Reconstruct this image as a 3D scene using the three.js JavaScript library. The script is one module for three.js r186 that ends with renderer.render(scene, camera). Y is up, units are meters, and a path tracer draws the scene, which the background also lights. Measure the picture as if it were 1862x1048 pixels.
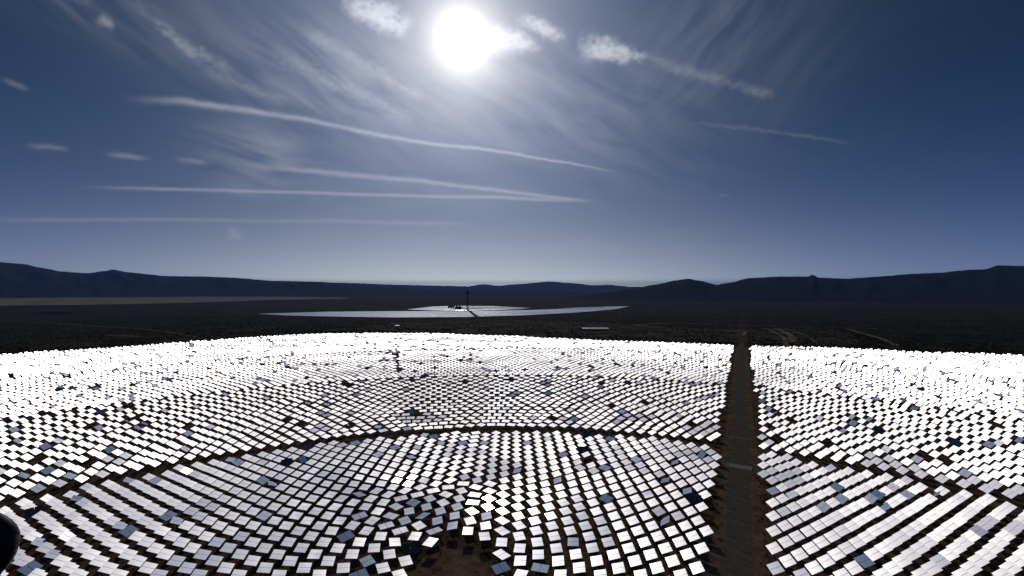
import * as THREE from 'three';
import { mergeGeometries } from 'three/addons/utils/BufferGeometryUtils.js';
import { ImprovedNoise } from 'three/addons/math/ImprovedNoise.js';

// ---------------------------------------------------------------- camera, sky, sun, exposure
const scene = new THREE.Scene();
const EYE = 80;                                    // metres above the mirror field
const camera = new THREE.PerspectiveCamera(66.44, 1862 / 1048, 0.1, 120000);
camera.position.set(0, EYE, 0);
camera.lookAt(0, EYE + Math.tan(THREE.MathUtils.degToRad(0.43)) * 100, -100);

const renderer = new THREE.WebGLRenderer({ antialias: true });
renderer.toneMapping = THREE.LinearToneMapping;
const EXPOSURE = 0.2;
renderer.toneMappingExposure = EXPOSURE;
renderer.shadowMap.enabled = true;

const R = THREE.MathUtils.degToRad, smooth = THREE.MathUtils.smoothstep, clamp = THREE.MathUtils.clamp;
let seed = 20140213;
function rnd() { seed |= 0; seed = (seed + 0x6d2b79f5) | 0; let t = Math.imul(seed ^ (seed >>> 15), 1 | seed); t = (t + Math.imul(t ^ (t >>> 7), 61 | t)) ^ t; return ((t ^ (t >>> 14)) >>> 0) / 4294967296; }
const rr = (a, b) => a + (b - a) * rnd();
const PN = new ImprovedNoise();
const noise = (x, y, z = 0.37) => PN.noise(x, y, z);
function fbm(x, y, n = 4, z = 0.37) { let s = 0, a = 0.5; for (let i = 0; i < n; i++) { s += a * PN.noise(x, y, z + i * 7.1); x *= 2.03; y *= 2.03; a *= 0.5; } return s; }

const SUN_AZ = -6.49, SUN_EL = 29.74;              // degrees, azimuth to the right of -z
function dirOf(az, el) { const a = R(az), e = R(el); return new THREE.Vector3(Math.sin(a) * Math.cos(e), Math.sin(e), -Math.cos(a) * Math.cos(e)); }
const sunDir = dirOf(SUN_AZ, SUN_EL);

// clouds of this sky, as lines in degrees [azimuth, elevation]; w: half width at both ends, a: strength, f: how fibrous
const streaks = [
  { p: [[-42.2, 18.05], [-36.92, 19.13], [-31.02, 19.47], [-24.88, 19.54], [-16.76, 18.83], [-10, 18.26], [-4.36, 18.0], [-0.07, 17.48], [7.76, 16.1], [14.9, 14.45]], w: [0.3, 0.09], a: 0.62, f: 0.32 },
  { p: [[-31.54, 14.1], [-28.31, 13.97], [-21.24, 14], [-12.07, 13.87], [-2.22, 13.01], [11.5, 11.28]], w: [0.3, 0.16], a: 0.46, f: 0.25 },
  { p: [[-45.5, 9.5], [-40.82, 10.08], [-33.57, 10.85], [-24.88, 11.54], [-14.78, 11.94], [-2.22, 12.13], [11.2, 11.38]], w: [0.13, 0.2], a: 0.48, f: 0.2 },
  { p: [[-53, 5.5], [-49.33, 6.05], [-38.26, 7.33], [-22.48, 8.47], [-3.65, 8.72]], w: [0.16, 0.22], a: 0.2, f: 0.25 },
  { p: [[16.2, 27.5], [20.49, 25.53], [24.76, 23.88], [31.44, 20.74]], w: [0.5, 0.35], a: 0.15, f: 1.3 },
  { p: [[22.2, 19.6], [28.76, 18.03], [35.42, 15.81], [38.2, 14.7]], w: [0.2, 0.14], a: 0.09, f: 0.7 },
  { p: [[-21.55, 32.3], [-18.71, 31.5], [-16.11, 30.98], [-12.4, 30.2]], w: [1.0, 0.85], a: 1.7, f: 1.5 },
  { p: [[-5.0, 29.6], [-2.22, 29.88], [1, 29.68], [4.4, 28.9]], w: [1.3, 0.3], a: 1.9, f: 1.1 },
  { p: [[0.0, 32.3], [3.5, 31.23], [5.64, 30.31], [7.6, 28.95]], w: [0.6, 0.45], a: 1.0, f: 1.4 },
  { p: [[8.0, 29.0], [11.4, 28.5], [13.2, 28.1], [15.31, 27.5], [17.8, 26.8]], w: [1.0, 0.35], a: 1.9, f: 1.5 },
  { p: [[-26.05, 28.4], [-21.24, 27.14], [-16.11, 25.38], [-10.8, 22.9]], w: [0.5, 0.7], a: 0.25, f: 1.0 },
  { p: [[-30, 25.5], [-24, 24.4], [-18, 22.5], [-12, 20.2]], w: [0.7, 1.0], a: 0.2, f: 1.1 },
  { p: [[-43.6, 24.5], [-42.1, 24.0]], w: [0.4, 0.3], a: 0.6, f: 0.6 },
  { p: [[-49, 26.6], [-46, 25.9], [-43, 25.3]], w: [0.6, 0.4], a: 0.14, f: 1.2 },
  { p: [[-41.5, 26.8], [-38.4, 25.4], [-36.6, 24.0], [-33.2, 23.2], [-31.2, 22.3]], w: [0.45, 0.6], a: 0.26, f: 1.7 },
  { p: [[-37.2, 23.6], [-33.5, 22.0], [-29, 21.3], [-24.5, 21.0]], w: [0.4, 0.6], a: 0.18, f: 0.9 },
  { p: [[-48.2, 12.5], [-46.43, 12.77], [-44.9, 12.88]], w: [0.2, 0.2], a: 0.26, f: 0.25 },
  { p: [[-43.2, 12.85], [-41.02, 13.06], [-39.2, 13.12]], w: [0.22, 0.2], a: 0.3, f: 0.25 },
  { p: [[-37.8, 13.5], [-36.0, 13.52], [-34.2, 13.45]], w: [0.22, 0.22], a: 0.24, f: 0.25 },
  { p: [[-49.6, 17.6], [-47.6, 17.1]], w: [0.22, 0.2], a: 0.2, f: 0.3 },
  { p: [[25.2, 11.2], [26.4, 11.0]], w: [0.15, 0.12], a: 0.14, f: 0.8 },
  { p: [[-32.8, 7.4], [-32.3, 6.5], [-31.8, 5.4]], w: [0.35, 0.7], a: 0.22, f: 1.2 },
];
for (const s of streaks) {
  s.len = [0];
  for (let i = 1; i < s.p.length; i++) s.len.push(s.len[i - 1] + Math.hypot((s.p[i][0] - s.p[i - 1][0]) * 0.93, s.p[i][1] - s.p[i - 1][1]));
  const m = Math.max(...s.w) * 5;
  s.box = [Math.min(...s.p.map((q) => q[0])) - m, Math.max(...s.p.map((q) => q[0])) + m, Math.min(...s.p.map((q) => q[1])) - m, Math.max(...s.p.map((q) => q[1])) + m];
}
function streakAt(s, az, el) {
  if (az < s.box[0] || az > s.box[1] || el < s.box[2] || el > s.box[3]) return 0;
  const wob = s.f * 0.22, ax = az + wob * noise(az * 1.1, el * 1.1, 3.3) + 0.5 * wob * noise(az * 3.1, el * 3.1, 1.3), ey = el + wob * noise(az * 1.1, el * 1.1, 8.3) + 0.5 * wob * noise(az * 3.1, el * 3.1, 5.3);
  let best = 1e9, at = 0, total = s.len[s.len.length - 1];
  for (let i = 1; i < s.p.length; i++) {
    const [x0, y0] = s.p[i - 1], [x1, y1] = s.p[i], dx = (x1 - x0) * 0.93, dy = y1 - y0, px = (ax - x0) * 0.93, py = ey - y0;
    const t = clamp((px * dx + py * dy) / (dx * dx + dy * dy), 0, 1), d = Math.hypot(px - t * dx, py - t * dy);
    if (d < best) { best = d; at = (s.len[i - 1] + t * (s.len[i] - s.len[i - 1])) / total; }
  }
  const w = s.w[0] + (s.w[1] - s.w[0]) * at, q = best / w;
  if (q > 4) return 0;
  const soft = total < 13 ? 0.42 : 0.14, ends = smooth(at, 0, soft) * (1 - smooth(at, 1 - soft, 1));
  const grain = 1 + s.f * (1.0 * fbm(az * 1.3, el * 2.4, 4, 4.4) + 0.55 * noise(az * 0.4, el * 0.6, 2.1));
  return s.a * Math.exp(-q * q * 0.9) * ends * clamp(grain, 0, 1.6);
}
// thin fibrous cirrus: stretched noise on the cloud layer, thicker where patches of it drift
const patches = [[-30, 15.6, 5.5, 2.6, 0.34, 0.05], [-21, 23.5, 13, 5.5, 0.36, 0.42], [-5, 24, 9, 8, 0.12, 0.35], [6, 22, 15, 7, 0.2, 0.5], [-43, 25.5, 8, 3, 0.18, 0.5], [24, 27, 9, 5, 0.15, -0.7], [32, 22, 6, 4, 0.04, -0.8], [0, 5.5, 30, 2.2, 0.1, 0], [-14, 12.5, 16, 3.5, 0.12, 0.05], [-31, 12.8, 3, 3, 0.2, 0.05]];
function cirrus(az, el) {
  let a = 0;
  for (const [ca, ce, wa, we, k, slope] of patches) {
    const q = ((az - ca) / wa) ** 2 + ((el - ce + slope * (az - ca) * 0.35) / we) ** 2;
    if (q > 6) continue;
    const c = Math.cos(slope), s = Math.sin(slope), x = az * c - el * s, y = az * s + el * c;
    const wx = x + 1.5 * noise(x * 0.22, y * 0.3, 6.6), wy = y + 0.8 * noise(x * 0.16, y * 0.3, 9.1);
    const n = 0.5 + 1.15 * (0.7 * noise(wx * 0.12, wy * 0.6, 1.7) + 0.3 * noise(wx * 0.3, wy * 1.5, 2.9) + 0.09 * noise(wx * 0.9, wy * 3.6, 5.2));
    a += k * Math.exp(-q) * clamp(n, 0, 1.3);
  }
  return a + 0.02 * clamp(fbm(az * 0.07, el * 0.25, 3, 8.8) * 2, 0, 1) * Math.exp(-Math.abs(az) / 40);
}
function makeSky() {
  const W = 4096, H = 2048, data = new Float32Array(W * H * 4);
  for (let row = 0; row < H; row++) {
    const el = ((row + 0.5) / H - 0.5) * 180, e = Math.max(el, 0), ce = Math.cos(R(el)), se = Math.sin(R(el));
    for (let col = 0; col < W; col++) {
      const o = (row * W + col) * 4;
      data[o + 3] = 1;
      if (el < -1) { data[o] = 0.16; data[o + 1] = 0.15; data[o + 2] = 0.14; continue; }
      const ro = ((col + 0.5) / W - 0.5) * 2 * Math.PI, x = Math.cos(ro) * ce, z = Math.sin(ro) * ce;
      const g = Math.acos(clamp(x * sunDir.x + se * sunDir.y + z * sunDir.z, -1, 1)) * 57.29578;
      const az = Math.atan2(x, -z) * 57.29578, da = ((az - SUN_AZ + 540) % 360) - 180;
      // air: pale at the horizon, deep blue above, brighter round the sun
      const glow = 0.44 * Math.exp(-g / 7) + 0.3 * Math.exp(-g / 12) + 0.35 * Math.exp(-g / 3) + 0.5 * Math.exp(-g / 2.3) + 2.4 * Math.exp(-g / 1.3) + 9 * Math.exp(-((g / 1.3) ** 2)), low = Math.exp(-e / 6.2) * Math.exp(-((da / 36) ** 2));
      const bright = Math.min(2.4, Math.exp(2.7e-5 * Math.min(47000, 900 / Math.tan(R(Math.max(e, 0.5))))));   // long path through the low air
      let r = (0.002 + 0.108 * Math.exp(-e / 4) + 0.022 * Math.exp(-e / 10) + glow + 0.5 * low) * bright;
      let gr = (0.002 + 0.095 * Math.exp(-e / 4) + 0.086 * Math.exp(-e / 10) + glow * 0.965 + 0.1 * Math.exp(-g / 22) * (1 - Math.exp(-g / 9)) + 0.47 * low) * bright;
      let b = (0.004 + 0.31 * Math.exp(-e / 10) + glow * 0.93 + 0.38 * Math.exp(-g / 18) * (1 - Math.exp(-g / 9)) + 0.3 * low) * bright;
      let a = 0;
      if (Math.abs(az) < 75 && e < 40) { a = cirrus(az, el); for (const s of streaks) a += streakAt(s, az, el); }
      if (e > 36) a *= 1 - smooth(e, 36, 40) * 0.6;
      a = 1 - Math.exp(-a * 1.15);
      const lit = 0.4 + 1.0 * Math.exp(-g / 9);
      r += (lit * 0.98 + r * 0.3 - r) * a; gr += (lit + gr * 0.3 - gr) * a; b += (lit * 1.04 + b * 0.36 - b) * a;
      data[o] = r / EXPOSURE; data[o + 1] = gr / EXPOSURE; data[o + 2] = b / EXPOSURE;
    }
  }
  const t = new THREE.DataTexture(data, W, H, THREE.RGBAFormat, THREE.FloatType);
  t.mapping = THREE.EquirectangularReflectionMapping; t.magFilter = THREE.LinearFilter; t.minFilter = THREE.LinearFilter; t.colorSpace = THREE.LinearSRGBColorSpace; t.needsUpdate = true;
  return t;
}
const sky = makeSky();
scene.background = sky;
scene.environment = sky;

const sun = new THREE.DirectionalLight(new THREE.Color(1, 0.95, 0.87), 2.2);
sun.name = 'sun';
sun.position.copy(sunDir).multiplyScalar(1500).add(new THREE.Vector3(0, 0, -450));
sun.target.position.set(0, 0, -450);
sun.castShadow = true; sun.shadow.radius = 1; sun.shadow.mapSize.set(4096, 4096);
Object.assign(sun.shadow.camera, { left: -900, right: 900, top: 900, bottom: -900, near: 10, far: 4000 });
scene.add(sun, sun.target);
scene.fog = new THREE.FogExp2(new THREE.Color(0.28, 0.5, 1.0), 3.0e-5);

// ---------------------------------------------------------------- helpers
const used = {};
function numbered(name) { const k = used[name] = (used[name] ?? -1) + 1; return k ? `${name}_${String(k).padStart(3, '0')}` : name; }
function tag(o, label, category, group) { o.userData = { label, category }; if (group) o.userData.group = group; return o; }
function mesh(name, geometry, material, parent) { const m = new THREE.Mesh(geometry, material); m.name = parent ? name : numbered(name); m.castShadow = m.receiveShadow = true; (parent ?? scene).add(m); return m; }
function setting(name, geometry, material) { const m = mesh(name, geometry, material); m.userData.kind = 'structure'; return m; }
function thing(name, label, category, [x, y, z], turn = 0, group) { const o = new THREE.Group(); o.name = numbered(name); o.position.set(x, y, z); o.rotation.y = turn; tag(o, label, category, group); scene.add(o); return o; }
function box(w, h, d, x = 0, y = 0, z = 0) { return new THREE.BoxGeometry(w, h, d).translate(x, y, z); }
function bar(a, b, t, sides = 6) { const A = new THREE.Vector3(...a), B = new THREE.Vector3(...b), d = B.clone().sub(A), g = new THREE.CylinderGeometry(t, t, d.length(), sides, 1); g.applyQuaternion(new THREE.Quaternion().setFromUnitVectors(new THREE.Vector3(0, 1, 0), d.clone().normalize())); return g.translate(...A.add(B).multiplyScalar(0.5).toArray()); }

// desert floor: flat under the field, then falling gently towards the dry lake
const SLOPE = [[0, 0], [900, 0], [3400, -60], [6000, -75], [9000, -80], [60000, -80]];
function drop(r) { for (let i = 1; i < SLOPE.length; i++) if (r <= SLOPE[i][0]) { const [a, b] = SLOPE[i - 1], [c, d] = SLOPE[i]; return b + (d - b) * (r - a) / (c - a); } return -80; }
const groundAt = (x, z) => drop(Math.hypot(x, z));

function grainTexture(size, base, spread, fine, coarse, blotch, z) {
  const d = new Uint8Array(size * size * 4), T = 2 * Math.PI;
  const ring = (u, v, f, zz) => { // tiles: blend of shifted noise
    const a = noise(u * f, v * f, zz), b = noise((u - 1) * f, v * f, zz), c = noise(u * f, (v - 1) * f, zz), e = noise((u - 1) * f, (v - 1) * f, zz);
    return (a * (1 - u) + b * u) * (1 - v) + (c * (1 - u) + e * u) * v;
  };
  for (let y = 0; y < size; y++) for (let x = 0; x < size; x++) {
    const u = x / size, v = y / size, n = coarse * ring(u, v, 6, z) + coarse * 0.7 * ring(u, v, 17, z + 3) + fine * ring(u, v, 61, z + 5) + fine * 0.7 * (rnd() - 0.5), q = blotch * Math.max(0, ring(u, v, 38, z + 9) - 0.12) * 3;
    for (let c = 0; c < 3; c++) d[(y * size + x) * 4 + c] = clamp(Math.pow(clamp(base[c] * (1 + spread * n - q), 0, 1), 1 / 2.2) * 255, 0, 255);
    d[(y * size + x) * 4 + 3] = 255;
  }
  const t = new THREE.DataTexture(d, size, size, THREE.RGBAFormat); t.colorSpace = THREE.SRGBColorSpace; t.wrapS = t.wrapT = THREE.RepeatWrapping; t.magFilter = THREE.LinearFilter; t.minFilter = THREE.LinearMipmapLinearFilter; t.generateMipmaps = true; t.needsUpdate = true;
  return t;
}
const std = (o) => new THREE.MeshStandardMaterial({ roughness: 0.95, metalness: 0, side: THREE.DoubleSide, ...o });
const earth = (o) => new THREE.MeshPhysicalMaterial({ roughness: 1, metalness: 0, specularIntensity: 0.08, side: THREE.DoubleSide, ...o });
const col = (r, g, b) => new THREE.Color().setRGB(r, g, b);
const M = {
  scrub: earth({ map: grainTexture(512, [0.056, 0.048, 0.02], 1, 0.9, 0.9, 0.8, 1.5), vertexColors: true }),
  soil: earth({ map: grainTexture(1024, [0.19, 0.115, 0.062], 1, 0.7, 0.9, 0.8, 4.5) }),
  dirt: earth({ map: grainTexture(512, [0.25, 0.16, 0.09], 1, 0.6, 0.8, 0.2, 7.5) }),
  disturbed: earth({ map: grainTexture(512, [0.13, 0.088, 0.055], 1, 0.7, 1.2, 0.6, 6.5) }),
  track: earth({ map: grainTexture(256, [0.38, 0.3, 0.2], 1, 0.5, 0.7, 0.2, 2.5) }),
  gravel: earth({ map: grainTexture(512, [0.18, 0.155, 0.11], 1, 0.5, 0.5, 0.1, 8.5) }),
  concrete: std({ map: grainTexture(256, [0.42, 0.4, 0.37], 1, 0.3, 0.4, 0.1, 9.5) }),
  playa: earth({ map: grainTexture(512, [0.46, 0.42, 0.33], 1, 0.2, 0.7, 0.2, 3.5) }),
  rock: earth({ vertexColors: true }),
  mirror: new THREE.MeshStandardMaterial({ color: col(0.9, 0.87, 0.85), metalness: 1, roughness: 0.03 }),
  steel: new THREE.MeshStandardMaterial({ color: col(0.42, 0.42, 0.43), metalness: 0.7, roughness: 0.55 }),
  backing: std({ color: col(0.2, 0.19, 0.18), roughness: 0.7 }),
  darkSteel: new THREE.MeshStandardMaterial({ color: col(0.03, 0.03, 0.034), metalness: 0.2, roughness: 0.5 }),
  towerSteel: std({ color: col(0.13, 0.13, 0.14), metalness: 0.3, roughness: 0.6 }),
  receiver: std({ color: col(0.06, 0.06, 0.07), roughness: 0.6 }),
  whiteWall: std({ color: col(0.78, 0.78, 0.76), roughness: 0.6 }),
  roofSheet: new THREE.MeshStandardMaterial({ color: col(0.75, 0.75, 0.74), metalness: 0.85, roughness: 0.3, side: THREE.DoubleSide }),
  darkWall: std({ color: col(0.07, 0.068, 0.065), roughness: 0.8 }),
  leaf: earth({ color: col(0.055, 0.056, 0.028), roughness: 1 }),
  twig: std({ color: col(0.1, 0.075, 0.05) }),
};

// ---------------------------------------------------------------- ground
function sheet(rings, spokes, place, uvScale, tint) {           // grid of rings x spokes
  const pos = [], uv = [], colr = [], idx = [];
  for (let i = 0; i < rings; i++) for (let j = 0; j < spokes; j++) {
    const [x, y, z] = place(i, j); pos.push(x, y, z); uv.push(x / uvScale, z / uvScale);
    if (tint) colr.push(...tint(x, z));
  }
  for (let i = 0; i < rings - 1; i++) for (let j = 0; j < spokes - 1; j++) { const a = i * spokes + j, b = a + 1, c = a + spokes, d = c + 1; idx.push(a, b, c, b, d, c); }
  const g = new THREE.BufferGeometry();
  g.setAttribute('position', new THREE.Float32BufferAttribute(pos, 3)); g.setAttribute('uv', new THREE.Float32BufferAttribute(uv, 2));
  if (tint) g.setAttribute('color', new THREE.Float32BufferAttribute(colr, 3));
  g.setIndex(idx); g.computeVertexNormals();
  const n = g.attributes.normal; for (let i = 0; i < n.count; i++) if (n.getY(i) < 0) { n.setXYZ(i, -n.getX(i), -n.getY(i), -n.getZ(i)); }
  return g;
}
const radii = [0.5, 60, 150, 300, 500, 700, 800, 900, 950, 1000, 1080, 1160, 1250, 1350, 1450, 1600, 1750, 1900, 2100, 2300, 2600, 2900, 3150, 3400, 3800, 4300, 5000, 6000, 7000, 8000, 9000, 11000, 13000, 16000, 20000, 26000, 34000, 47000];
setting('desert_ground', sheet(radii.length, 721, (i, j) => { const a = j / 720 * 2 * Math.PI, r = radii[i]; return [r * Math.sin(a), drop(r), -r * Math.cos(a)]; }, 60, (x, z) => {
  const r = Math.hypot(x, z), n = 1 + 0.55 * fbm(x / 900, z / 420, 4, 2.2) + 0.3 * noise(x / 160, z / 90, 5.1);
  const m = smooth(r, 3500, 7000);                               // other soils and plants on the valley floor
  return [n * (1 + 0.25 * m), n * (1 + 0.05 * m), n * (1 + 0.25 * m)];
}), M.scrub);

// the field's outline: radius by azimuth
const EDGE = [[-90, 780], [-65, 800], [-49.3, 822], [-42.4, 812], [-35, 836], [-30.5, 858], [-24.9, 871], [-18, 858], [-12.7, 831], [-2.2, 771], [5, 730], [11.9, 702], [20, 700], [27.1, 706], [39.9, 750], [49.3, 801], [65, 830], [90, 800]];
function edgeAt(az) { for (let i = 1; i < EDGE.length; i++) if (az <= EDGE[i][0]) { const [a, b] = EDGE[i - 1], [c, d] = EDGE[i]; const t = (az - a) / (c - a); return b + (d - b) * t * t * (3 - 2 * t); } return 800; }
setting('field_soil', sheet(24, 181, (i, j) => { const az = -90 + j, r = 12 + (edgeAt(az) + 9 + 3 * noise(j * 0.7, 4.4) - 12) * i / 23; return [r * Math.sin(R(az)), 0.02, -r * Math.cos(R(az))]; }, 34), M.soil);

function ribbon(points, width, lift, uvScale = 12, steps = 40, wob = 0) {
  const c = new THREE.CatmullRomCurve3(points.map(([x, z]) => new THREE.Vector3(x, 0, z)), false, 'centripetal');
  return sheet(steps + 1, 3, (i, j) => {
    const p = c.getPointAt(i / steps), t = c.getTangentAt(i / steps), k = (j - 1) * width / 2 * (1 + wob * noise(i * 0.6, j * 3.3, points[0][0]));
    const x = p.x - t.z * k, z = p.z + t.x * k; return [x, groundAt(x, z) + lift, z];
  }, uvScale);
}
// the straight service road and the circular one
const ROAD_AZ = R(27.65), RS = Math.sin(ROAD_AZ), RC = -Math.cos(ROAD_AZ), ROAD_OFF = -1.6;
const roadPoint = (s, k) => [ROAD_OFF + RS * s - RC * k, RC * s + RS * k];      // s along, k to the right
const roadSide = (x, z) => (x - ROAD_OFF) * -RC + z * RS;
function roadStrip(k0, k1, s0, s1, lift, uvScale, steps = 60, rough = 0) {
  return sheet(steps + 1, 5, (i, j) => { const s = s0 + (s1 - s0) * i / steps, [x, z] = roadPoint(s, k0 + (k1 - k0) * j / 4 + (j === 0 || j === 4 ? rough * noise(i * 0.9, j * 2.1, 6.1) : 0)); return [x, groundAt(x, z) + lift, z]; }, uvScale);
}
setting('road_shoulder', roadStrip(-7.6, 7.4, 60, 716, 0.034, 20, 160, 1.6), M.dirt);
setting('service_road', roadStrip(-3.9, 3.9, 60, 900, 0.05, 9, 120, 0.35), M.gravel);
const ringR = 247;
setting('ring_road', sheet(3, 200, (i, j) => { const a = R(-88 + 176 * j / 199), r = ringR + (i - 1) * 3.2 + (i === 1 ? 0 : 0.8 * noise(j * 0.7, i * 9.1)); return [r * Math.sin(a), 0.026 + 0.001 * i, -r * Math.cos(a)]; }, 14), M.dirt);
{ // concrete crossings over the road where drains pass under it
  for (const [s, d, w, l] of [[227, 4.6, 9.4, 'wide pale concrete crossing slab laid across the service road'], [271, 0.7, 9.0, 'thin pale concrete strip across the service road beyond the wide slab'], [318, 0.5, 9.0, 'farthest thin pale strip across the service road']]) {
    const [x, z] = roadPoint(s, 0);
    const t = thing('road_crossing', l, 'concrete slab', [x, 0.05, z], -ROAD_AZ, 'slabs across the service road');
    mesh('slab', box(w, 0.1, d, 0, 0.02, 0), M.concrete, t);
    if (d > 1) for (const sx of [-1, 1]) mesh('kerb', box(0.35, 0.35, d * 1.3, sx * (w / 2 + 0.18), 0.12, 0), M.concrete, t);
  }
}
// bare patches, tracks, the dry lake
function patch(points, lift, uvScale, rough) {                    // filled outline, its edge made uneven
  const c = new THREE.CatmullRomCurve3(points.map(([x, z]) => new THREE.Vector3(x, 0, z)), true, 'centripetal'), cx = points.reduce((s, p) => s + p[0], 0) / points.length, cz = points.reduce((s, p) => s + p[1], 0) / points.length;
  return sheet(14, 121, (i, j) => { const p = c.getPointAt((j % 120) / 120), k = (i / 13) * (1 + (rough * noise((j % 120) * 0.55, i * 0.02, cx * 0.01) + rough * 0.6 * noise((j % 120) * 1.9, 3.3, cz * 0.01))), x = cx + (p.x - cx) * k, z = cz + (p.z - cz) * k; return [x, groundAt(x, z) + lift, z]; }, uvScale);
}
setting('tower_clearing', patch([[-30, -112], [-27.8, -129], [-24, -136], [-17.8, -139.6], [-11, -136.5], [-6.4, -130], [-3.4, -112], [-16, -100]], 0.036, 16, 0.08), M.dirt);
setting('bare_ground', patch([[-352, -1150], [-228, -1392], [85, -1384], [257, -1217], [411, -1030], [480, -927], [340, -700], [147, -720], [-30, -800], [-178, -850], [-300, -890]], 0.3, 60, 0.12), M.disturbed);
setting('bare_ground', patch([[441, -956], [700, -1030], [638, -830], [480, -640], [360, -690]], 0.34, 60, 0.15), M.disturbed);
setting('dry_lake', patch([[-26000, -19000], [-17524, -15400], [-13290, -14600], [-9135, -13763], [-4814, -11636], [-3581, -9846], [-4242, -8258], [-4425, -6666], [-4647, -5459], [-5004, -4900], [-5700, -4650], [-8000, -5200], [-16000, -9000]], 2.2, 900, 0.05), M.playa);
setting('dry_lake', patch([[-3300, -2960], [-3100, -2890], [-2900, -2860], [-2880, -2920], [-3150, -3010]], 0.6, 200, 0.2), M.playa);
for (const [p, w] of [
  [[[600, -1042], [540, -910], [465, -753], [400, -640]], 7], [[[627, -1047], [560, -905], [500, -788], [440, -690]], 11], [[[645, -1040], [585, -905], [530, -790], [470, -680]], 4],
  [[[793, -1041], [716, -900], [641, -766], [560, -640]], 9], [[[-1105, -1201], [-930, -1092], [-715, -922], [-540, -760]], 6], [[[-804, -868], [-750, -842], [-690, -818]], 10],
  [[[304, -1110], [380, -1190], [449, -1243], [555, -1202], [720, -1120], [900, -1080]], 14], [[[480, -905], [455, -860], [420, -800]], 6], [[[-330, -1060], [-100, -1040], [120, -1000], [330, -960], [500, -910]], 8], [[[-60, -1180], [100, -1130], [260, -1030]], 12], [[[-2400, -1960], [-1700, -1600], [-1105, -1201]], 8],
]) setting('dirt_track', ribbon(p, w, 0.5, 30, 50, 0.5), M.track);

// ---------------------------------------------------------------- mountains
function range(profile, dist, front, back, relief, shade, z0) {   // crest by azimuth at its own distance, spurs and gullies before and behind it
  const a0 = profile[0][0], a1 = profile[profile.length - 1][0], cols = Math.round((a1 - a0) / 0.09), rows = 34;
  const crest = (az) => { for (let i = 1; i < profile.length; i++) if (az <= profile[i][0]) { const [a, b] = profile[i - 1], [c, d] = profile[i]; let t = (az - a) / (c - a); t = t * 0.5 + 0.5 * t * t * (3 - 2 * t); return b + (d - b) * t; } return profile[profile.length - 1][1]; };
  const pos = [], colr = [], idx = [];
  for (let i = 0; i <= rows; i++) for (let j = 0; j <= cols; j++) {
    const az = a0 + (a1 - a0) * j / cols, t = i / rows * 2 - 1, k = t < 0 ? 1 + t : 1 - t, r0 = t < 0 ? dist + t * front : dist + t * back;
    const D = dist * (1 + 0.05 * noise(az * 0.12, z0)), r = r0 + (D - dist), s = R(az) * dist / 1000;
    const top = EYE + Math.tan(R(crest(az) + 0.035 * noise(az * 1.7, z0, 3.1) + 0.022 * noise(az * 4.9, z0, 6.1))) * D, base = -95;
    const spur = 1 - Math.abs(noise(s * 0.9 + 0.5 * noise(s * 0.8, r / 1500, z0), r / 5200, z0 + 2)) * 2.2, small = 1 - Math.abs(noise(s * 2.6, r / 1700, z0 + 5)) * 2;
    let f = Math.pow(k, 1.5); const mid = k * (1 - k) * 4;
    f = f * (1 + mid * (0.42 * spur * relief + 0.16 * small * relief - 0.2));
    const y = base + Math.max(0, (top - base)) * Math.min(f, 0.999 - 0.35 * (1 - k));
    pos.push(r * Math.sin(R(az)), k > 0.999 ? top : y, -r * Math.cos(R(az)));
    const n = 1 + 0.35 * fbm(s * 1.3, r / 900, 3, z0 + 8) + 0.2 * (small - 0.5); colr.push(shade[0] * n, shade[1] * n, shade[2] * n);
  }
  for (let i = 0; i < rows; i++) for (let j = 0; j < cols; j++) { const w = cols + 1, a = i * w + j; idx.push(a, a + 1, a + w, a + 1, a + w + 1, a + w); }
  const g = new THREE.BufferGeometry(); g.setAttribute('position', new THREE.Float32BufferAttribute(pos, 3)); g.setAttribute('color', new THREE.Float32BufferAttribute(colr, 3)); g.setIndex(idx); g.computeVertexNormals();
  const n = g.attributes.normal; for (let i = 0; i < n.count; i++) if (n.getY(i) < 0) n.setXYZ(i, -n.getX(i), -n.getY(i), -n.getZ(i));
  return g;
}
setting('mountain_range', range([[-75, 1.9], [-66, 2.5], [-58.99, 2.21], [-54.73, 2.15], [-51.09, 2.7], [-49.33, 2.47], [-48.08, 2.39], [-46.94, 2.1], [-45.74, 1.8], [-43.94, 1.7], [-42.81, 1.94], [-42.22, 2.12], [-41.23, 1.88], [-38.26, 1.57], [-35.04, 1.58], [-32.57, 1.51], [-28.31, 1.2], [-23.69, 1.14], [-19.99, 0.9], [-16, 0.62], [-12, 0.3], [-8, 0.1], [-4, -0.1]], 21000, 5500, 6000, 1, [0.045, 0.042, 0.04], 1.1), M.rock);
setting('mountain_range', range([[-30, 0.8], [-23.69, 1.1], [-19.99, 1.01], [-14.78, 0.83], [-9.3, 0.71], [-5.78, 0.64], [-3.65, 0.93], [-1.86, 0.72], [0.64, 0.93], [4.93, 1.28], [7.76, 1.06], [10.55, 0.77], [12.27, 0.84], [15.31, 0.55], [21.74, 0.53], [30.38, 0.37], [45, 0.5]], 36000, 7000, 6000, 1, [0.06, 0.056, 0.054], 2.1), M.rock);
setting('foothills', range([[-75, 1.2], [-58.99, 0.92], [-52.19, 0.88], [-49.33, 0.84], [-45.39, 0.8], [-41.23, 0.59], [-36.92, 0.46], [-31.02, 0.31], [-24.88, 0.19], [-16.11, 0.07], [-5.78, -0.07], [4.93, -0.07], [11.93, -0.21], [20, -0.28]], 18000, 2400, 3500, 0.7, [0.05, 0.043, 0.04], 4.1), M.rock);
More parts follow.
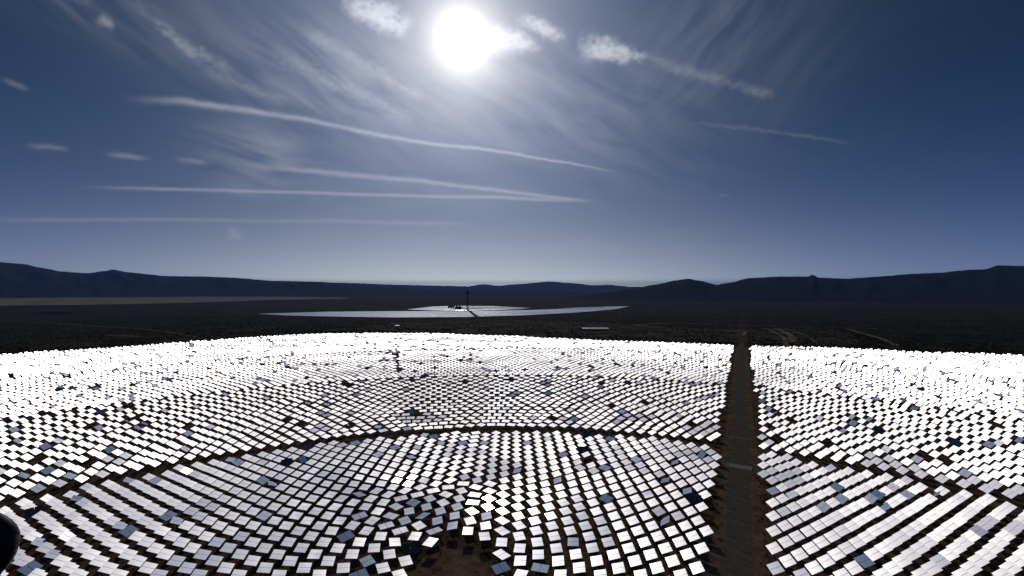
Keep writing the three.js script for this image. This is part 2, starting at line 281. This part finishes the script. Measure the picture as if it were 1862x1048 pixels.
setting('mountain_range', range([[6.35, -0.82], [9.16, -0.57], [11.93, -0.14], [15.31, 0.35], [17.94, 0.82], [20.49, 1.34], [21.74, 1.53], [23.27, 1.25], [24.88, 0.78], [26.51, 1.03], [28.2, 1.51], [31.44, 1.65], [33.97, 1.6], [34.36, 1.77], [34.94, 1.47], [37.28, 1.31], [39.9, 1.48], [42.34, 1.69], [44.24, 1.74], [46.02, 1.94], [47.04, 1.95], [47.86, 2.26], [49.33, 2.15], [51.87, 2.39], [55.61, 2.43], [59.7, 1.81], [75, 1.6]], 11500, 4200, 4500, 1, [0.026, 0.024, 0.022], 7.1), M.rock);

// ---------------------------------------------------------------- heliostats
const PW = 2.22, PD = 3.3, GAP = 0.13, PIVOT = 2.9;               // two mirror panels each
const panelShape = (sx) => box(PW, 0.03, PD, sx * (PW + GAP) / 2, 0.24, 0);
const backShape = (sx) => box(PW - 0.1, 0.04, PD - 0.1, sx * (PW + GAP) / 2, 0.202, 0);
const frameShape = () => mergeGeometries([-1.7, -0.56, 0.56, 1.7].map((x) => box(0.09, 0.14, PD * 0.86, x, 0.11, 0)));
const tubeShape = () => bar([-2.0, 0, 0], [2.0, 0, 0], 0.1, 8);
const postShape = () => mergeGeometries([new THREE.CylinderGeometry(0.11, 0.13, PIVOT - 0.25, 8).translate(0, (PIVOT - 0.25) / 2, 0)]);
const driveShape = () => box(0.42, 0.44, 0.42, 0, PIVOT - 0.12, 0);

// where each one stands: a hexagonal grid inside the circular road, staggered rings outside it
const A = 6.3, CX = A * Math.sqrt(3) / 2, spots = [];
const inClearing = (x, z) => ((x + 16.5) / 11.8) ** 2 + ((z + 118) / 22) ** 2 < 1;
const clearOfRoad = (x, z, k) => Math.abs(roadSide(x, z)) > k;
for (let i = -52; i <= 52; i++) for (let j = 8; j < 45; j++) {
  const x = 2.3 + i * CX, z = -(j + (i & 1 ? 0.5 : 0)) * A, r = Math.hypot(x, z);
  if (r > ringR - 5.6 || r < 70 || inClearing(x, z) || !clearOfRoad(x, z, 9.0) || Math.abs(Math.atan2(x, -z)) > R(62)) continue;
  spots.push({ x: x + rr(-0.12, 0.12), z: z + rr(-0.12, 0.12), column: i, inner: true });
}
for (let r = ringR + 6.2, k = 0, zone = 0, step = 0; r < 900; k++) {
  const zones = [[0, 5.95], [404, 5.9], [590, 6.4]];
  while (zone < 3 && r >= zones[zone][0]) { step = zones[zone][1] / r; zone++; if (zone > 1) r += 3.2; }
  const off = k & 1 ? 0.5 : 0, n = Math.ceil(R(64) / step);
  for (let j = -n; j <= n; j++) {
    const a = (j + off) * step + rr(-0.02, 0.02) * step, q = r + 2.4 * noise(a * r / 34, r / 30, 2.9), b = a + 2.0 * noise(a * r / 26, r / 22, 7.9) / r, x = q * Math.sin(b), z = -q * Math.cos(b), az = a * 57.29578;
    if (r > edgeAt(az) + 2 * noise(az * 2, 1.1) || !clearOfRoad(x, z, 9.6 + (r > 300 ? 0.6 : 0))) continue;
    if (rnd() < 0.012) continue;
    const lane = (x + 0.2612 * -z) * 0.9675; if (r > 420 && Math.abs(lane) < 1.2) continue;
    spots.push({ x, z, inner: false, r });
  }
  r += (r < 404 ? 7.3 : r < 590 ? 7.7 : 8.4);
}
// each mirror halves the angle between the sun and its aim point beside the tower top; a few are parked or off their aim
const up = new THREE.Vector3(0, 1, 0), eye = new THREE.Vector3(0, EYE, 0);
for (const s of spots) {
  const r = Math.hypot(s.x, s.z), c = noise(s.x / 26, s.z / 26, 3.7), c2 = noise(s.x / 11, s.z / 11, 9.7), pos = new THREE.Vector3(s.x, PIVOT, s.z);
  const swirl = Math.exp(-(((s.x + 40) / 36) ** 2) - (((s.z + 152) / 27) ** 2));
  const far = pos.distanceTo(eye), n1 = noise(s.x / 45, s.z / 45, 1.2), n2 = noise(s.x / 45, s.z / 45, 5.2);
  let ax = rr(-0.25, 0.25), ay = rr(-0.25, 0.25) + 0.5 * n2;                     // degrees off the camera's line, towards standby points beside the tower
  if (s.inner) {
    const left = smooth(-s.x, 40, 75), right = smooth(s.x, 55, 90), line = noise((s.x + s.z * 0.57) / 9, (s.z - s.x * 0.2) / 90, 2.7);
    const off = 3.0 + 2.0 * left + 1.2 * right + 0.8 * n1 + 1.1 * (left + right) * line, turn = Math.PI * smooth(-s.z, 160, 190) * (1 - smooth(Math.abs(s.x + 17), 30, 75));
    ax += (s.x < -17 ? -1 : 1) * off * Math.cos(turn); ay += off * Math.sin(turn);
    ax += swirl * (6 * noise(s.x / 20, s.z / 20, 6.2) - 4 + rr(-2, 2)); ay += swirl * (5 * noise(s.x / 18, s.z / 18, 8.2) + rr(-1.8, 1.8));
    if (c > 0.3) { ax += 2.2 * Math.sign(ax); }
  } else { ax += (s.x < -17 ? -1 : 1) * (3.0 + 0.6 * n1 - 1.2 * smooth(r, 330, 650)) ; if (r < 290 && c > 0.3) ax += 3 * Math.sign(ax); if (r > 380) ax += 1.3 * Math.sign(ax) * Math.max(0, noise(s.x / 150, s.z / 50, 3.9)); }
  const dx = Math.tan(R(ax)) * far, dy = Math.tan(R(ay)) * far;
  const aim = new THREE.Vector3(dx, EYE + dy, 0), n = aim.clone().sub(pos).normalize().add(sunDir).normalize();
  let az = Math.atan2(n.x, n.z), tilt = Math.acos(n.y);
  const odd = rnd();
  if (odd < 0.01) { az += rr(-1.5, 1.5); tilt = rr(0.5, 1.1); } else if (odd < 0.05 || (c2 > 0.44 && odd < 0.6)) { const k = rr(0.05, 0.2), q = rr(0, 6.28); n.x += k * Math.cos(q); n.z += k * Math.sin(q); n.normalize(); az = Math.atan2(n.x, n.z); tilt = Math.acos(n.y); }
  s.az = az; s.tilt = tilt;
}
// the 300 that show largest are built one by one
function shown(s) { const u = s.x / -s.z, v = (EYE - PIVOT) / -s.z, e = 3 / -s.z; return Math.abs(u) < 1.1638 + e && v < 0.6475 + e; }
const near = spots.filter((s) => s.inner && shown(s)).sort((a, b) => Math.hypot(a.x, a.z) - Math.hypot(b.x, b.z)).slice(0, 300);
const isNear = new Set(near), rest = spots.filter((s) => !isNear.has(s));

const ORD = ['', 'first', 'second', 'third', 'fourth', 'fifth', 'sixth', 'seventh', 'eighth', 'ninth', 'tenth', 'eleventh', 'twelfth', 'thirteenth', 'fourteenth', 'fifteenth', 'sixteenth', 'seventeenth', 'eighteenth', 'nineteenth'];
const TENS = { 2: ['twentieth', 'twenty'], 3: ['thirtieth', 'thirty'], 4: ['fortieth', 'forty'] };
const ordinal = (n) => n < 20 ? ORD[n] : n % 10 ? `${TENS[Math.floor(n / 10)][1]}-${ORD[n % 10]}` : TENS[Math.floor(n / 10)][0];
const proto = new THREE.Group();
{
  const add = (name, g, m, head) => { const o = mesh(name, g, m, proto); if (head) o.position.y = PIVOT; return o; };
  add('pedestal', postShape(), M.steel); add('drive_housing', driveShape(), M.steel);
  add('torque_tube', tubeShape(), M.steel, true); add('support_frame', frameShape(), M.steel, true);
  for (const sx of [-1, 1]) { const p = add('mirror_panel', panelShape(sx), M.mirror, true); mesh('backing_sheet', backShape(sx), M.backing, p); }
}
const columnZero = -3;                                            // the column of mirrors that ends at the clearing
const byColumn = {};
for (const s of spots) if (s.inner && shown(s)) (byColumn[s.column] ??= []).push(s);
for (const c of Object.values(byColumn)) c.sort((a, b) => b.z - a.z);
for (const s of near) {
  const h = proto.clone(); h.name = numbered('heliostat'); h.position.set(s.x, 0.02, s.z); h.rotation.y = s.az;
  for (const c of h.children) if (c.position.y > 0) c.rotation.x = s.tilt;
  const k = s.column - columnZero, place = byColumn[s.column].indexOf(s) + 1;
  const where = k === 0 ? 'in the mirror column behind the dirt clearing' : `in the ${ordinal(Math.abs(k))} mirror column ${k < 0 ? 'left' : 'right'} of the dirt clearing`;
  tag(h, `heliostat ${where}, ${ordinal(place)} from bottom edge`, 'heliostat', 'heliostats nearest the tower');
  scene.add(h);
}
function field(name, list, withPosts) {
  const grp = new THREE.Group(); grp.name = name; grp.userData = { kind: 'stuff', label: withPosts ? 'white glare of thousands of heliostat mirrors stretching out from the tower' : 'pale band of distant mirrors around the far tower', category: 'mirror field' };
  const glass = mergeGeometries([panelShape(-1), panelShape(1)]), sheets = mergeGeometries([backShape(-1), backShape(1), frameShape(), tubeShape()]), post = mergeGeometries([postShape(), driveShape()]);
  const kinds = [['mirror_panels', glass, M.mirror, 1], ['support_frames', sheets, M.backing, 1], ['pedestals', post, M.steel, 0]];
  const m4 = new THREE.Matrix4(), q = new THREE.Quaternion(), eu = new THREE.Euler(), one = new THREE.Vector3(1, 1, 1), p = new THREE.Vector3();
  for (const [nm, g, m, head] of withPosts ? kinds : kinds.slice(0, 2)) {
    const im = new THREE.InstancedMesh(g, m, list.length); im.name = nm; im.castShadow = im.receiveShadow = true; im.userData.kind = 'stuff';
    list.forEach((s, i) => { const y = groundAt(s.x, s.z); eu.set(head ? s.tilt : 0, s.az, 0, 'YXZ'); q.setFromEuler(eu); p.set(s.x, y + (head ? PIVOT : 0), s.z); im.setMatrixAt(i, m4.compose(p, q, one)); });
    grp.add(im);
  }
  scene.add(grp); return grp;
}
field('heliostat_field', rest, true);

// the second field round the far tower
const farLow = [[-1357, -2354.8], [-1122.5, -2712.9], [-646.2, -2706.8], [-259.9, -2566.8], [107.3, -2959.3], [565.5, -3801.5], [1133.8, -4238.5], [805.2, -3408.2], [308.7, -2265.5], [43, -1811.2], [-164.8, -1627.8], [-422.8, -1603.1], [-737.2, -1781.7], [-1025.1, -1995.4]];
const farUp = [[-799.6, -3349.3], [-728.1, -4131], [-436.1, -4306.9], [-163.1, -4209], [155.2, -3650.7], [-114.7, -2959.7], [-283.2, -2797.3], [-514.5, -2919.3]];
const inside = (poly, x, z) => { let c = false; for (let i = 0, j = poly.length - 1; i < poly.length; j = i++) if ((poly[i][1] > z) !== (poly[j][1] > z) && x < (poly[j][0] - poly[i][0]) * (z - poly[i][1]) / (poly[j][1] - poly[i][1]) + poly[i][0]) c = !c; return c; };
const farRoad = [[-343, -3300], [-272.6, -2796], [-182.5, -2056], [-116, -1519]];
const nearFarRoad = (x, z) => farRoad.some((p, i) => i && (() => { const [ax, az] = farRoad[i - 1], [bx, bz] = p, t = clamp(((x - ax) * (bx - ax) + (z - az) * (bz - az)) / ((bx - ax) ** 2 + (bz - az) ** 2), 0, 1); return Math.hypot(x - ax - t * (bx - ax), z - az - t * (bz - az)) < 9; })());
const farSpots = [];
for (let z = -1590; z > -4320; z -= 8.2) for (let x = -1380; x < 1150; x += 8.4) {
  const px = x + rr(-1.2, 1.2), pz = z + rr(-1.2, 1.2);
  if (!(inside(farLow, px, pz) || inside(farUp, px, pz)) || Math.hypot(px + 344, pz + 3396) < 130 || nearFarRoad(px, pz)) continue;
  const a = Math.atan2(px, -pz);
  farSpots.push({ x: px, z: pz, az: -a + rr(-0.05, 0.05), tilt: R(10.5) + rr(-0.035, 0.035) + 0.05 * noise(px / 300, pz / 300) });
}
field('distant_heliostat_field', farSpots, false);
setting('dirt_track', ribbon(farRoad, 12, 0.6, 30, 40, 0.2), M.disturbed);

// ---------------------------------------------------------------- the far tower and its buildings
{
  const y0 = groundAt(-344, -3396), t = thing('solar_tower', 'tall dark lattice tower with boxy receiver beyond the far mirror band', 'tower', [-344, y0, -3396], 0.1);
  const Hh = 112, hw = (y) => 9 - 3 * y / Hh;
  for (const sx of [-1, 1]) for (const sz of [-1, 1]) mesh('leg', bar([sx * hw(0), 0, sz * hw(0)], [sx * hw(Hh), Hh, sz * hw(Hh)], 1.1, 6), M.towerSteel, t);
  const br = [];
  for (let i = 0; i < 8; i++) {
    const a = i * 14, b = a + 14, p = hw(a), q = hw(b);
    for (const s of [-1, 1]) br.push(bar([-p, a, s * p], [q, b, s * q], 0.5, 4), bar([p, a, s * p], [-q, b, s * q], 0.5, 4), bar([s * p, a, -p], [s * q, b, q], 0.5, 4), bar([s * p, a, p], [s * q, b, -q], 0.5, 4), bar([-q, b, s * q], [q, b, s * q], 0.5, 4), bar([s * q, b, -q], [s * q, b, q], 0.5, 4));
  }
  mesh('bracing', mergeGeometries(br), M.towerSteel, t);
  mesh('elevator_shaft', box(5, Hh, 5, 0, Hh / 2, 0), M.towerSteel, t);
  mesh('heat_shield', box(17, 6, 17, 0, Hh + 3, 0), M.whiteWall, t);
  const rec = mesh('receiver', box(20, 24, 20, 0, Hh + 18, 0), M.receiver, t);
  mesh('receiver_cap', box(15, 5, 15, 0, Hh + 32.5, 0), M.whiteWall, rec);
  mesh('crane', mergeGeometries([bar([0, Hh + 35, 0], [0, Hh + 42, 0], 0.7), bar([-3, Hh + 42, 0], [9, Hh + 44, 0], 0.6)]), M.towerSteel, rec);
  const b = thing('power_block', 'dark flat-roofed power block building at the foot of the far tower', 'building', [-398, groundAt(-398, -3330), -3330]);
  const hall = mesh('turbine_hall', box(46, 24, 38, -10, 12, 0), M.darkWall, b);
  mesh('roof_vent', mergeGeometries([box(10, 4, 10, -20, 26, 0), box(10, 4, 10, 0, 26, 4)]), M.darkWall, hall);
  mesh('stack', new THREE.CylinderGeometry(2, 2.4, 36, 10).translate(20, 18, -6), M.darkWall, b);
  const c = thing('air_cooled_condenser', 'dark raised condenser block left of the far power block', 'building', [-462, groundAt(-462, -3340), -3340]);
  mesh('fan_deck', box(44, 13, 40, 0, 22, 0), M.darkWall, c);
  for (const sx of [-1, 0, 1]) for (const sz of [-1, 1]) mesh('leg', box(2, 16, 2, sx * 18, 8, sz * 16), M.towerSteel, c);
}
// small buildings between the field and the far tower
{
  const s = thing('site_shed', 'small white site shed beyond the far edge of the field', 'shed', [-264, groundAt(-264, -1012), -1012], 0.2);
  const w = mesh('wall', box(9, 4.5, 6, 0, 2.25, 0), M.whiteWall, s);
  mesh('door', box(1.6, 2.8, 0.1, -1.5, 1.4, 3.06), M.darkWall, w); mesh('roof', box(9.8, 0.3, 7.4).rotateX(0.17).translate(0, 5.1, 0), M.roofSheet, s);
  const d = thing('site_trailer', 'small dark trailer past the field edge near the centre', 'trailer', [68, groundAt(68, -822), -822], 0.1);
  const bd = mesh('body', box(8, 4.2, 5, 0, 2.9, 0), M.darkWall, d); mesh('window', box(2, 1, 0.08, 1.5, 3.4, 2.55), M.steel, bd);
  for (const sx of [-1, 1]) mesh('wheel', new THREE.CylinderGeometry(0.5, 0.5, 5.1, 10).rotateX(Math.PI / 2).translate(sx * 2.4, 0.5, 0), M.darkSteel, d);
  const l = thing('storage_building', 'long low building with bright white roof beyond the field edge', 'building', [172, groundAt(172, -908), -908], -0.06);
  mesh('wall', box(52, 3.1, 11, 0, 1.55, 0), M.darkWall, l);
  mesh('gable', box(52, 1.6, 0.3, 0, 3.9, -5.2), M.darkWall, l);
  mesh('roof', box(54, 0.3, 13.5).rotateX(0.16).translate(0, 4.4, 0), M.roofSheet, l);
}
// desert shrubs
function shrubShape(n) {
  const g = [];
  for (let i = 0; i < n; i++) { const a = rr(0, 6.28), t = rr(0.1, 0.9), h = rr(0.5, 1.05), q = new THREE.Vector3(Math.cos(a) * Math.sin(t), Math.cos(t), Math.sin(a) * Math.sin(t)).multiplyScalar(h); const l = new THREE.TetrahedronGeometry(rr(0.16, 0.3)); l.scale(1, 0.8, 1); l.rotateX(rr(0, 3)); l.rotateY(rr(0, 3)); l.translate(q.x, q.y, q.z); g.push(l); }
  return mergeGeometries(g);
}
function scatter(name, label, list) {
  const im = new THREE.InstancedMesh(shrubShape(22), M.leaf, list.length), m4 = new THREE.Matrix4(), q = new THREE.Quaternion(), c = new THREE.Color();
  im.name = name; im.castShadow = im.receiveShadow = true; im.userData = { kind: 'stuff', label, category: 'shrubs' };
  list.forEach(([x, z, s], i) => { q.setFromAxisAngle(up, rr(0, 6.28)); im.setMatrixAt(i, m4.compose(new THREE.Vector3(x, groundAt(x, z) - 0.05, z), q, new THREE.Vector3(s, s * rr(0.7, 1), s))); const k = rr(0.6, 1.3); im.setColorAt(i, c.setRGB(k, k * rr(0.9, 1.05), k * rr(0.8, 1))); });
  scene.add(im);
}
{
  const list = [];
  while (list.length < 52000) { const az = rr(-62, 62), e = edgeAt(az) + 14, r = e + (2600 - e) * Math.pow(rnd(), 1.5), x = r * Math.sin(R(az)), z = -r * Math.cos(R(az)); if (!clearOfRoad(x, z, 9) || fbm(x / 70, z / 70, 3, 1.1) < -0.12 || inside(farLow, x, z)) continue; list.push([x, z, rr(0.7, 1.9)]); }
  scatter('desert_scrub', 'dark desert scrub covering the plain beyond the mirrors', list);
  const low = [];
  while (low.length < 5200) { const az = rr(-56, 56), r = rr(110, 420), x = r * Math.sin(R(az)), z = -r * Math.cos(R(az)); if (!clearOfRoad(x, z, 5.2) || Math.abs(r - ringR) < 3 || (inClearing(x, z) && rnd() < 0.7)) continue; low.push([x, z, rr(0.25, 0.75)]); }
  scatter('low_shrubs', 'low dry shrubs on the soil among the mirrors', low);
}
// ---------------------------------------------------------------- the end of a guard rail on the tower, at the left edge
{
  const t = thing('guard_rail', 'dark curved guard rail end at the lower left edge', 'railing', [-2.95, EYE - 1.65, -2.5]);
  const c = new THREE.CatmullRomCurve3([[-0.9, 0.36, 0], [-0.2, 0.365, 0], [0.02, 0.35, 0], [0.105, 0.27, 0], [0.08, 0.15, 0], [0.0, 0.05, 0], [-0.06, -0.1, 0], [-0.07, -0.6, 0]].map((p) => new THREE.Vector3(...p)));
  mesh('bent_tube', new THREE.TubeGeometry(c, 60, 0.042, 12), M.darkSteel, t);
  mesh('post', bar([-0.85, -0.6, 0], [-0.85, 0.36, 0], 0.04, 10), M.darkSteel, t);
  mesh('toe_board', box(0.9, 0.12, 0.02, -0.45, -0.5, 0), M.darkSteel, t);
  const d = thing('tower_platform', 'dark steel platform on the tower under the guard rail', 'platform', [-3.6, EYE - 2.3, -1.2]);
  mesh('deck', box(2.2, 0.08, 3.2, 0, 0, 0), M.darkSteel, d); mesh('beam', box(0.2, 0.3, 3.2, 0.6, -0.19, 0), M.darkSteel, d);
}
renderer.render(scene, camera);
